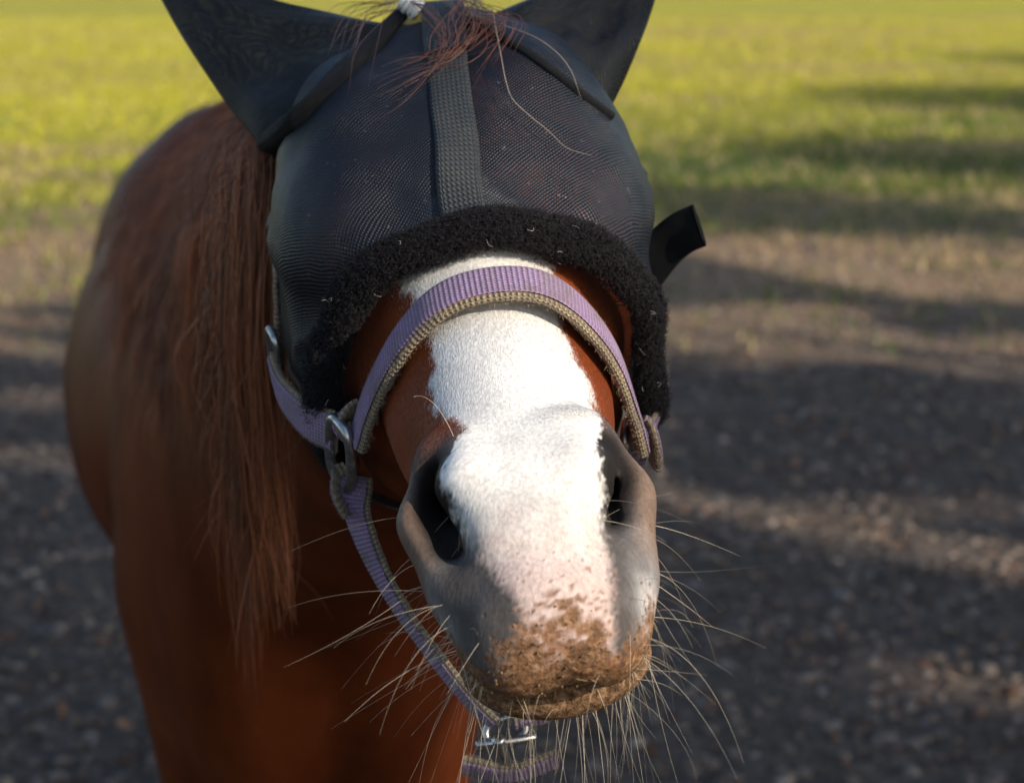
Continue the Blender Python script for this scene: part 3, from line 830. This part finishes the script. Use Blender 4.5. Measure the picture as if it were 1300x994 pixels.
NB = [(a_, v_ - .011, c_) for a_, v_, c_ in ((-.087, .252, -.104), (-.074, .250, -.068), (-.053, .247, -.028), (-.028, .247, -.002), (0, .247, .006), (.030, .246, .001), (.052, .243, -.018), (.071, .239, -.053), (.082, .235, -.098), (.086, .232, -.125))]
strap('noseband', NB, .0300, .0075, n=110)
strap('cheek_strap', [(-.103, .262, -.116), (-.121, .286, -.122), (-.135, .322, -.129), (-.140, .352, -.133)], .030, .005, refc=(-.02, 0, -.13))
strap('cheek_strap', [(.086, .246, -.152), (.101, .270, -.160), (.117, .315, -.170), (.120, .35, -.18)], .028, .005, refc=(.02, 0, -.13))
strap('chin_strap', [(-.094, .246, -.142), (-.097, .236, -.160), (-.090, .215, -.186), (-.077, .190, -.209), (-.060, .165, -.230), (-.042, .142, -.250), (-.028, .128, -.262)], .024, .005, n=90, tilt=1.7)
strap('chin_strap', [(-.016, .128, -.264), (.006, .130, -.262), (.035, .140, -.250), (.058, .165, -.232), (.070, .195, -.205), (.078, .225, -.165), (.084, .234, -.145)], .026, .005, n=90, tilt=2.0)
# loops of webbing round the ring
strap('ring_loop', [(-.086, .262, -.098), (-.094, .258, -.099), (-.1000, .254, -.102), (-.098, .250, -.106), (-.090, .250, -.108)], .020, .004, n=30)
strap('strap_keeper', [(-.0975, .250, -.146), (-.1045, .247, -.147), (-.1060, .242, -.152), (-.1020, .237, -.162)], .024, .004, n=30)
strap('strap_keeper', [(.090, .236, -.118), (.0955, .232, -.124), (.0975, .228, -.140), (.096, .225, -.150)], .020, .004, n=30)
# temple strap going up behind the mask from the square link
strap('crown_strap', [(-.136, .372, -.136), (-.133, .385, -.105), (-.128, .405, -.075), (-.120, .440, -.060), (-.100, .50, -.05)], .018, .004, refc=(-.02, 0, -.10), face=False)
def ringobj(name, ch, ax1, ax2, a, b_, r, sup=3.2, n=48, mat=None):
    t = np.linspace(0, 2 * math.pi, n, endpoint=False)
    x = np.sign(np.cos(t)) * np.abs(np.cos(t)) ** (2 / sup) * a; y = np.sign(np.sin(t)) * np.abs(np.sin(t)) ** (2 / sup) * b_
    P = np.asarray(ch) + x[:, None] * unit(np.asarray(ax1, float)) + y[:, None] * unit(np.asarray(ax2, float))
    Pw = h2w(P); nrm_ = np.cross(unit(np.asarray(ax1, float)) @ HM, unit(np.asarray(ax2, float)) @ HM)
    return tube(name, Pw, r, mat or m_metal, halter, 12, closed=True, Nn=np.tile(nrm_, (n, 1)))
ringobj('halter_ring', (-.1015, .250, -.124), (.45, -1, -.15), (-.12, .10, -1), .0140, .0275, .0036)
ringobj('halter_ring', (.0820, .236, -.146), (-.3, -1, -.1), (.10, .10, -1), .012, .024, .0033)
ringobj('square_link', (-.139, .362, -.128), (.25, -1, .05), (-.05, .05, -1), .011, .020, .0028)
# snap hook at the chin
snap = ringobj('snap_hook', (-.022, .126, -.268), (1, .1, .1), (.1, -1, -.7), .013, .008, .0026, sup=2.4)
P = resample([h2w(p) for p in [(-.042, .118, -.268), (-.030, .116, -.266), (-.014, .117, -.268), (-.004, .119, -.270)]], 20)
tube('snap_bar', P, .0028, m_metal, halter, 10)
P = resample([h2w(p) for p in [(-.028, .116, -.262), (-.025, .112, -.278), (-.022, .112, -.292)]], 16)
tube('snap_bolt', P, np.linspace(.0045, .003, 16), m_metal, halter, 10)
strap('lead_tab', [(-.052, .120, -.288), (-.022, .112, -.293), (.010, .116, -.290)], .024, .005, refc=(0, 0, -.1), n=30, tilt=4.0)

# ------------------------------------------------------------------ forelock and its tie
fo = []
def strand(pts, n=12): fo.append(resample(rest_on_mask(pts, rng.uniform(.003, .012)), n))
for _ in range(40):     # lock swept across the top of the mask
    j = rng.normal(0, 1, 6) * 1.25; e_ = rng.uniform(.35, 1.1)
    strand([(470 + 14 * j[0], -24 + 5 * j[1], 1.41), (505 + 8 * j[0], 2 + 4 * j[2], 1.39), (450 + 12 * j[3], 18 + 8 * j[4], 1.385), (425 + 14 * j[3], 60 + 16 * j[5], 1.375)] if rng.random() < .34 else
           [(600 + 10 * j[0], -20, 1.41), (598 + 8 * j[1], 22 + 6 * j[2], 1.372), (575 + 9 * j[3], 62 + 8 * j[2], 1.345), (575 - 45 * e_ + 9 * j[4], 66 + 24 * e_ + 9 * j[5], 1.325), (575 - 88 * e_ + 12 * j[4], 66 + 44 * e_ + 12 * j[5], 1.318)])
for _ in range(22):
    j = rng.normal(0, 1, 6)
    strand([(560 + 26 * j[0], -18, 1.40), (600 + 18 * j[1], 14 + 8 * j[2], 1.372), (640 + 14 * j[3], 26 + 10 * j[4], 1.37), (600 + 30 * j[3], 70 + 14 * j[5], 1.34)])
for _ in range(14):
    j = rng.normal(0, 1, 6)
    strand([(520, 2, 1.385), (548 + 6 * j[0], 16 + 5 * j[1], 1.37), (562 + 6 * j[2], 48 + 8 * j[3], 1.35), (556 + 8 * j[4], 84 + 10 * j[5], 1.33)])
strand([(625, 10, 1.37), (634, 60, 1.335), (650, 125, 1.300), (690, 160, 1.283), (716, 186, 1.270), (752, 198, 1.268)])
strand([(612, 24, 1.37), (680, 48, 1.345), (720, 82, 1.335), (738, 126, 1.33)])
strand([(505, 10, 1.38), (455, 60, 1.345), (442, 120, 1.325)])
fo = np.array(fo)
fcol = np.array([.15, .055, .030]) * rng.uniform(.5, 1.5, (len(fo), 1)); fcol[-3:-1] = (.45, .34, .25)
hair_obj('forelock', fo, np.concatenate([np.full(8, .00022), [.00020, .00016, .0001, .00004]]), m_mane, horse, np.clip(fcol, 0, 1))
tie = empty('hair_tie', tuple(pix(521, 6, 1.37)))
tag(tie, 'small white elastic tie knotted in the forelock above the fly mask', 'hair tie')
for q, (dx, dy, r_) in enumerate(((-9, -5, .0055), (-3, -1, .0058), (4, 2, .0060), (9, 7, .0058))):
    t = np.linspace(0, 2 * math.pi, 24, endpoint=False); c_ = pix(521 + dx, 6 + dy, 1.362)
    axd = unit(np.array([.8, 0, -.5])); e1 = unit(np.cross(axd, Fc)); e2 = np.cross(axd, e1)
    Pp = c_ + r_ * (np.cos(t)[:, None] * e1 + np.sin(t)[:, None] * e2)
    tube('elastic_loop', Pp, .0021, m_white, tie, 8, closed=True, Nn=np.tile(axd, (24, 1)))
# ------------------------------------------------------------------ ground
m_ground, nt, b, _ = nmat('paddock_ground')
geo = N(nt, 'ShaderNodeNewGeometry').outputs['Position']
sx = N(nt, 'ShaderNodeSeparateXYZ'); nt.links.new(geo, sx.inputs[0])
n_big = NOISE(nt, MAPV(nt, geo, (.35, .8, 1)), 1.0, 5, .6)
n_mid = NOISE(nt, geo, 4.0, 6, .65); n_fine = NOISE(nt, geo, 17, 6, .72); n_cl = NOISE(nt, geo, 70, 3, .6)
yd = MATH(nt, 'ADD', MATH(nt, 'ADD', sx.outputs[1], MATH(nt, 'MULTIPLY', MATH(nt, 'SUBTRACT', n_big, .5), 7.0)), MATH(nt, 'MULTIPLY', MATH(nt, 'SUBTRACT', n_mid, .5), 3.5))
soil = RAMP(nt, n_fine, [(.32, (.055, .042, .034)), (.49, (.155, .120, .096)), (.62, (.26, .20, .155)), (.76, (.36, .29, .23))])
red = RAMP(nt, n_mid, [(.52, (0, 0, 0)), (.68, (.65, .65, .65))])
soil = MIX(nt, red, soil, RAMP(nt, n_cl, [(.35, (.06, .035, .025)), (.6, (.17, .10, .07)), (.8, (.30, .19, .13))]))
dry = RAMP(nt, n_fine, [(.3, (.20, .13, .08)), (.55, (.50, .335, .20)), (.75, (.62, .45, .28))])
green = RAMP(nt, n_fine, [(.3, (.055, .085, .018)), (.55, (.12, .16, .025)), (.75, (.24, .24, .05))])
yel = RAMP(nt, n_mid, [(.3, (.34, .36, .030)), (.5, (.52, .48, .045)), (.7, (.58, .48, .070))])
f1 = RAMP(nt, MATH(nt, 'DIVIDE', yd, 40.0), [(.195, (0, 0, 0)), (.245, (1, 1, 1))])
f2 = RAMP(nt, MATH(nt, 'DIVIDE', yd, 40.0), [(.300, (0, 0, 0)), (.360, (1, 1, 1))])
f3 = RAMP(nt, MATH(nt, 'DIVIDE', MATH(nt, 'SUBTRACT', yd, MATH(nt, 'MULTIPLY', sx.outputs[0], .9)), 40.0), [(.38, (0, 0, 0)), (.58, (1, 1, 1))])
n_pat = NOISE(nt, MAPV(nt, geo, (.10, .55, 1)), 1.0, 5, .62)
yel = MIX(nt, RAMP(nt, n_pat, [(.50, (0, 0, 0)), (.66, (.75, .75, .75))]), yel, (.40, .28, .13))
yel = MIX(nt, RAMP(nt, n_pat, [(.30, (.6, .6, .6)), (.40, (0, 0, 0))]), yel, (.10, .15, .025))  # dark green bands: tree shade painted into the pasture colour
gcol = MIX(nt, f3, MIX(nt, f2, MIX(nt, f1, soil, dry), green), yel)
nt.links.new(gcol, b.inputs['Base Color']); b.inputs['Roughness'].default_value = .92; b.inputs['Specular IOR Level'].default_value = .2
BUMP(nt, b, MATH(nt, 'ADD', MATH(nt, 'MULTIPLY', n_mid, 1.2), MATH(nt, 'ADD', n_fine, MATH(nt, 'MULTIPLY', n_cl, .5))), 1.0, .11)

xs = np.concatenate([[-900, -300, -100, -40], np.linspace(-16, 16, 161), [40, 100, 300, 900]])
ys = np.concatenate([[-900, -300, -100, -30, -12], np.linspace(-4, 26, 191), [32, 42, 60, 100, 200, 500, 1400]])
X, Y = np.meshgrid(xs, ys, indexing='ij')
fl_ = sstep(60, 20, np.abs(X)) * sstep(60, 24, np.abs(Y))
P3 = np.stack([X, Y, 0 * X], -1)
def ground_z(P3):
    z = .10 * (vnoise(P3 * np.array([.35, .35, 0]) + .5) - .5) + .05 * (vnoise(P3 * np.array([1.3, 1.3, 0]) + .5) - .5) + .035 * (vnoise(P3 * np.array([4, 4, 0]) + .5) - .5)
    horse_ = sstep(2.3, 1.2, np.hypot((P3[..., 0] + .4) * 1.4, (P3[..., 1] - 3.0) * .8))
    return z * (1 - horse_)
Z = ground_z(P3) * fl_
V = np.stack([X, Y, Z], -1).reshape(-1, 3); nx, ny = len(xs), len(ys)
F = np.array([(i * ny + j, (i + 1) * ny + j, (i + 1) * ny + j + 1, i * ny + j + 1) for i in range(nx - 1) for j in range(ny - 1)])
g = mesh_obj('ground', V, F, m_ground); g['kind'] = 'structure'

def in_view(n, y0, y1, power=1.0, margin=1.12):
    """points on the ground inside the camera's wedge and a little beyond"""
    y = y0 + (y1 - y0) * rng.random(n) ** power
    x = (rng.random(n) * 2 - 1) * (y * .2625 * margin + .8)
    P = np.stack([x, y, 0 * x], -1); P[:, 2] = ground_z(P); return P

def vcolmat(name, rough=.9, trans=0.0):
    m, nt, b, o = nmat(name)
    nt.links.new(ATTR(nt, 'tint', 'Color'), b.inputs['Base Color']); b.inputs['Roughness'].default_value = rough; b.inputs['Specular IOR Level'].default_value = .25
    if trans:
        t = N(nt, 'ShaderNodeBsdfTranslucent'); nt.links.new(ATTR(nt, 'tint', 'Color'), t.inputs[0]); mx = N(nt, 'ShaderNodeMixShader'); mx.inputs[0].default_value = trans
        nt.links.new(b.outputs[0], mx.inputs[1]); nt.links.new(t.outputs[0], mx.inputs[2]); nt.links.new(mx.outputs[0], o.inputs['Surface'])
    return m
m_clod = vcolmat('soil_clod'); m_leafl = vcolmat('dead_leaf', .75, .15); m_grass = vcolmat('grass_blade', .6, .35)
def tintobj(name, V, F, cols, mat, parent=None, smooth=False):
    o = mesh_obj(name, V, F, mat, parent, smooth)
    a = o.data.attributes.new('tint', 'FLOAT_COLOR', 'POINT')
    a.data.foreach_set('color', np.concatenate([np.clip(cols, 0, 1), np.ones((len(cols), 1))], 1).astype(np.float32).ravel()); return o
# clods
ph_ = (1 + 5 ** .5) / 2
ico = unit(np.array([(-1, ph_, 0), (1, ph_, 0), (-1, -ph_, 0), (1, -ph_, 0), (0, -1, ph_), (0, 1, ph_), (0, -1, -ph_), (0, 1, -ph_), (ph_, 0, -1), (ph_, 0, 1), (-ph_, 0, -1), (-ph_, 0, 1)], float))
icf = np.array([(0, 11, 5), (0, 5, 1), (0, 1, 7), (0, 7, 10), (0, 10, 11), (1, 5, 9), (5, 11, 4), (11, 10, 2), (10, 7, 6), (7, 1, 8), (3, 9, 4), (3, 4, 2), (3, 2, 6), (3, 6, 8), (3, 8, 9), (4, 9, 5), (2, 4, 11), (6, 2, 10), (8, 6, 7), (9, 8, 1)])
NC = 28000
Pc = in_view(NC, 2.6, 11.5, 1.15); r = .004 + .019 * rng.random(NC) ** 3
Vc = Pc[:, None] + r[:, None, None] * ico[None] * rng.uniform(.55, 1.3, (NC, 12, 1)) * np.array([1.1, 1.1, .7])
cb = np.where(rng.random((NC, 1)) < .07, np.array([[.24, .19, .15]]), np.array([[.14, .108, .086]])) * rng.uniform(.5, 1.6, (NC, 1))
cb = np.where(rng.random((NC, 1)) < .10, np.array([[.15, .085, .06]]) * rng.uniform(.5, 1.4, (NC, 1)), cb)
o = tintobj('soil_clods', Vc.reshape(-1, 3), (icf[None] + 12 * np.arange(NC)[:, None, None]).reshape(-1, 3), np.repeat(cb, 12, 0), m_clod); tag(o, 'loose dark clods of soil strewn over the bare paddock', 'soil', kind='stuff')
# dead leaves
NL = 3600
Pl = in_view(NL, 2.6, 13, 1.0); sz = rng.uniform(.009, .026, NL); az = rng.random(NL) * 6.28
ex = np.stack([np.cos(az), np.sin(az), rng.normal(0, .35, NL)], -1); ey = np.stack([-np.sin(az), np.cos(az), rng.normal(0, .35, NL)], -1)
lf = np.array([(-1, 0, 0), (-.3, .45, .18), (.4, .4, .15), (1, 0, .1), (.4, -.4, .15), (-.3, -.45, .18)])
Vl = Pl[:, None] + sz[:, None, None] * (lf[None, :, :1] * ex[:, None] + lf[None, :, 1:2] * ey[:, None] + lf[None, :, 2:] * np.array([0, 0, 1.0])) + np.array([0, 0, .010])
pal = np.array([(.30, .17, .10), (.22, .11, .06), (.36, .26, .17), (.24, .21, .19), (.12, .08, .06)])
cl = pal[rng.integers(0, 5, NL)] * rng.uniform(.5, 1.1, (NL, 1))
o = tintobj('leaf_litter', Vl.reshape(-1, 3), (np.array([(0, 1, 2, 3), (0, 3, 4, 5)])[None] + 6 * np.arange(NL)[:, None, None]).reshape(-1, 4), np.repeat(cl, 6, 0), m_leafl); tag(o, 'dry brown fallen leaves scattered over the dark soil', 'leaves', kind='stuff')
# grass
NGR = 130000
Pg = in_view(NGR, 8.0, 52, 1.25)
nz = vnoise(Pg * np.array([.5, .5, 0])) * .6 + vnoise(Pg * np.array([2, 2, 0])) * .4
keep = rng.random(NGR) < np.clip((Pg[:, 1] - 10.5 + 7 * (nz - .5)) / 6, .05, 1)
Pg = Pg[keep]; nz = nz[keep]; n = len(Pg)
hgt = rng.uniform(.03, .085, n) * (.7 + .6 * nz); az = rng.random(n) * 6.28; wd = rng.uniform(.003, .007, n) * (1 + Pg[:, 1] / 25)
sd_ = np.stack([np.cos(az), np.sin(az), 0 * az], -1); ln_ = np.stack([rng.normal(0, .45, n), rng.normal(0, .45, n), np.ones(n)], -1)
Vg = np.stack([Pg - sd_ * wd[:, None], Pg + sd_ * wd[:, None], Pg + ln_ * hgt[:, None] * .6 + sd_ * wd[:, None] * .7, Pg + ln_ * hgt[:, None] * np.array([1.5, 1.5, 1]), Pg + ln_ * hgt[:, None] * .6 - sd_ * wd[:, None] * .7], 1)
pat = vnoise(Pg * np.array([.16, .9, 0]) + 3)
far = sstep(10, 23, Pg[:, 1] - .9 * Pg[:, 0] + 9 * (nz - .5))[:, None]
cg = (np.array([.12, .18, .030]) * (1 - far) + np.array([.60, .55, .050]) * far) * rng.uniform(.6, 1.25, (n, 1))
cg = np.where((pat[:, None] < .34) & (Pg[:, 1:2] < 22), cg * np.array([.5, .66, .8]), cg)  # blades in these bands tinted darker to stand in for tree shade
dryb = rng.random((n, 1)) < (.42 - .22 * far + .5 * (pat[:, None] > .62)); cg = np.where(dryb, np.array([.50, .37, .19]) * rng.uniform(.6, 1.15, (n, 1)), cg)
o = tintobj('grass', Vg.reshape(-1, 3), (np.array([(0, 1, 2), (0, 2, 4), (4, 2, 3)])[None] + 5 * np.arange(n)[:, None, None]).reshape(-1, 3), np.repeat(cg, 5, 0), m_grass); tag(o, 'short yellow green pasture grass beyond the bare soil', 'grass', kind='stuff')

# ------------------------------------------------------------------ trees on the sunny side, outside the frame: their shade lies on the soil and the horse's body
hz = np.array([SUN[0], SUN[1]]) / math.hypot(SUN[0], SUN[1]); TAN = math.tan(SUN_EL); E = np.array([-hz[1], hz[0]])
def sunplane(P):
    """(sideways, height) of the sun ray through P where it crosses the vertical plane through the camera square to the sun"""
    al = P[..., 0] * hz[0] + P[..., 1] * hz[1]
    return np.stack([P[..., 0] * E[0] + P[..., 1] * E[1], P[..., 2] - al * TAN], -1)
def ground_hit(P):
    t = P[..., 2] / SUN[2]; return P[..., :2] - t[..., None] * SUN[:2]
gaps = []      # (point, radius): openings in the foliage through which the sun reaches
for p_, r_ in ((h2w((.01, .02, -.05)), .17), (h2w((.01, .12, -.03)), .17), (h2w((0, .24, -.04)), .17), (h2w((.02, .36, -.03)), .16), (h2w((.03, .48, -.02)), .12),
               (b2w((.12, .12, .62)), .10), (b2w((.14, .14, .78)), .08), (b2w((.06, .0, .84)), .06), (b2w((-.14, .75, 1.33)), .09), (b2w((-.14, 1.40, 1.38)), .07), (b2w((-.20, .35, 1.16)), .05)):
    gaps.append((sunplane(np.asarray(p_)), r_))
strips = [((1.0, 5.4), (2.8, 4.5), .20), ((.3, 6.0), (1.4, 5.2), .16), ((-2.2, 6.6), (-.9, 6.2), .26), ((-2.6, 8.4), (-1.4, 7.9), .22),
          ((.4, 8.7), (2.5, 7.7), .50), ((-3, 9.8), (-1.6, 9.4), .35), ((2.0, 9.9), (4.5, 8.9), .3)]
def lit(P, grow=0.0):
    sp = sunplane(P); m = np.zeros(len(P), bool)
    for c_, r_ in gaps: m |= np.hypot(sp[:, 0] - c_[0], sp[:, 1] - c_[1]) < r_ + grow
    if grow: return m
    gh = ground_hit(P)
    edge = 9.8 + 1.1 * np.sin(gh[:, 0] * .9 + 1) + .5 * np.sin(gh[:, 0] * 2.7) - .16 * gh[:, 0]
    m |= gh[:, 1] > edge
    for a_, b2, r_ in strips:
        a_ = np.array(a_); d_ = np.array(b2) - a_; t = np.clip(((gh - a_) @ d_) / (d_ @ d_), 0, 1)
        dist = np.hypot(*(gh - a_ - t[:, None] * d_).T); m |= dist < r_ * (.25 + 1.4 * vnoise(np.concatenate([gh * 2.2, gh[:, :1] * 0], 1)))
    fleck = vnoise(np.concatenate([gh * np.array([.9, 2.6]) + 5, gh[:, :1] * 0], 1)); m |= (fleck > .75) & (gh[:, 1] > 3.2)
    return m
m_bark, nt, b, _ = nmat('tree_bark'); tc = N(nt, 'ShaderNodeTexCoord').outputs['Object']
bn = NOISE(nt, MAPV(nt, tc, (6, 6, 1.2)), 3, 6, .65); nt.links.new(RAMP(nt, bn, [(.3, (.05, .04, .032)), (.7, (.17, .14, .11))]), b.inputs['Base Color']); b.inputs['Roughness'].default_value = .9; BUMP(nt, b, bn, .8, .03)
m_leaf = vcolmat('tree_leaf', .55, .3)
def tree(base, crown_c, rad, nleaf, shade_near=True):
    t = empty('broadleaf_tree', (base[0], base[1], 0)); tag(t, 'broad leafy tree at the paddock edge whose shade covers the soil', 'tree', 'trees along the sunny paddock edge')
    V, F = [], []
    def limb(pts, r0, r1, n=9):
        P = resample(pts, 10); rr = np.linspace(r0, r1, 10); base_i = len(V)
        if shade_near and r0 < .2 and lit(resample(pts, 40), .10).any(): return
        T = unit(np.gradient(P, axis=0)); X = unit(np.cross(T, np.array([.31, .9, .2]))); Yv = np.cross(X, T); a = np.linspace(0, 2 * math.pi, n, endpoint=False)
        for k in range(10):
            for q in range(n): V.append(P[k] + rr[k] * (math.cos(a[q]) * X[k] + math.sin(a[q]) * Yv[k]) * (1 + .08 * math.sin(3 * a[q] + k)))
        for k in range(9):
            for q in range(n): F.append((base_i + k * n + q, base_i + k * n + (q + 1) % n, base_i + (k + 1) * n + (q + 1) % n, base_i + (k + 1) * n + q))
    bx, by = base; cz = crown_c[2]
    limb([(bx, by, -.1), (bx + .1, by, cz * .3), (bx, by + .1, cz * .62), tuple(crown_c)], .24, .07)
    for q in range(9):
        d_ = unit(rng.normal(0, 1, 3) * np.array([1, 1, .5])); s_ = np.array([bx, by, cz * rng.uniform(.45, .8)])
        limb([s_, s_ + .5 * d_ * rad * .8 + (0, 0, .2), crown_c + d_ * rad * .8], .08, .02)
    mesh_obj('trunk', np.array(V), F, m_bark, t)
    # leaf clumps through the whole crown
    NCl = 130; cc_ = unit(rng.normal(0, 1, (NCl, 3))) * (rng.random((NCl, 1)) ** .45) * rad * np.array([1, 1, .9]) + crown_c
    ci = rng.integers(0, NCl, nleaf); P = cc_[ci] + rng.normal(0, .33, (nleaf, 3))
    if shade_near: P = P[~lit(P)]
    n = len(P)
    a = unit(rng.normal(0, 1, (n, 3))); b_ = unit(np.cross(a, rng.normal(0, 1, (n, 3)))); s_ = rng.uniform(.07, .13, (n, 1))
    Vq = np.stack([P - a * s_, P + b_ * s_ * .55, P + a * s_, P - b_ * s_ * .55], 1)
    Vq = Vq.reshape(-1, 3); colr = np.array([.055, .085, .022]) * rng.uniform(.6, 1.5, (n, 1))
    tintobj('crown', Vq, (np.arange(4)[None] + 4 * np.arange(n)[:, None]), np.repeat(colr, 4, 0), m_leaf, t)
# crowns stand where the sun rays to the shaded ground pass
D0 = 12.5
for i, (e0, dd, hh, rd) in enumerate(((-4.6, 0.5, 0, 2.6), (-1.2, -.3, .3, 2.6), (2.2, .2, .2, 2.7), (5.6, -.4, -.2, 2.7), (9.0, .3, .1, 2.7), (-1.9, 4.0, .6, 2.7), (4.2, 4.4, .5, 2.7))):
    al = D0 + dd; base = hz * al + E * e0
    # the crown's middle throws its shade on the ground about 5 m in front of the camera
    foot = hz * (-.75 * 5.5) + E * e0
    zc = (al + .75 * 5.5) * TAN + hh - .1
    tree(base, np.array([base[0], base[1], zc]), rd + .25, 17000)
# farther trees along the same edge throw streaks of shade over the pasture
for (gx, gy, hc, rd) in ((4.6, 15.6, 4.6, 1.3), (6.6, 22.0, 5.0, 1.7), (10.5, 30.0, 5.5, 2.2), (1.8, 12.9, 4.2, .8)):
    L_ = hc / TAN; base = np.array([gx, gy]) + hz * L_
    tree(base, np.array([base[0], base[1], hc]), rd, int(3000 * rd), shade_near=False)
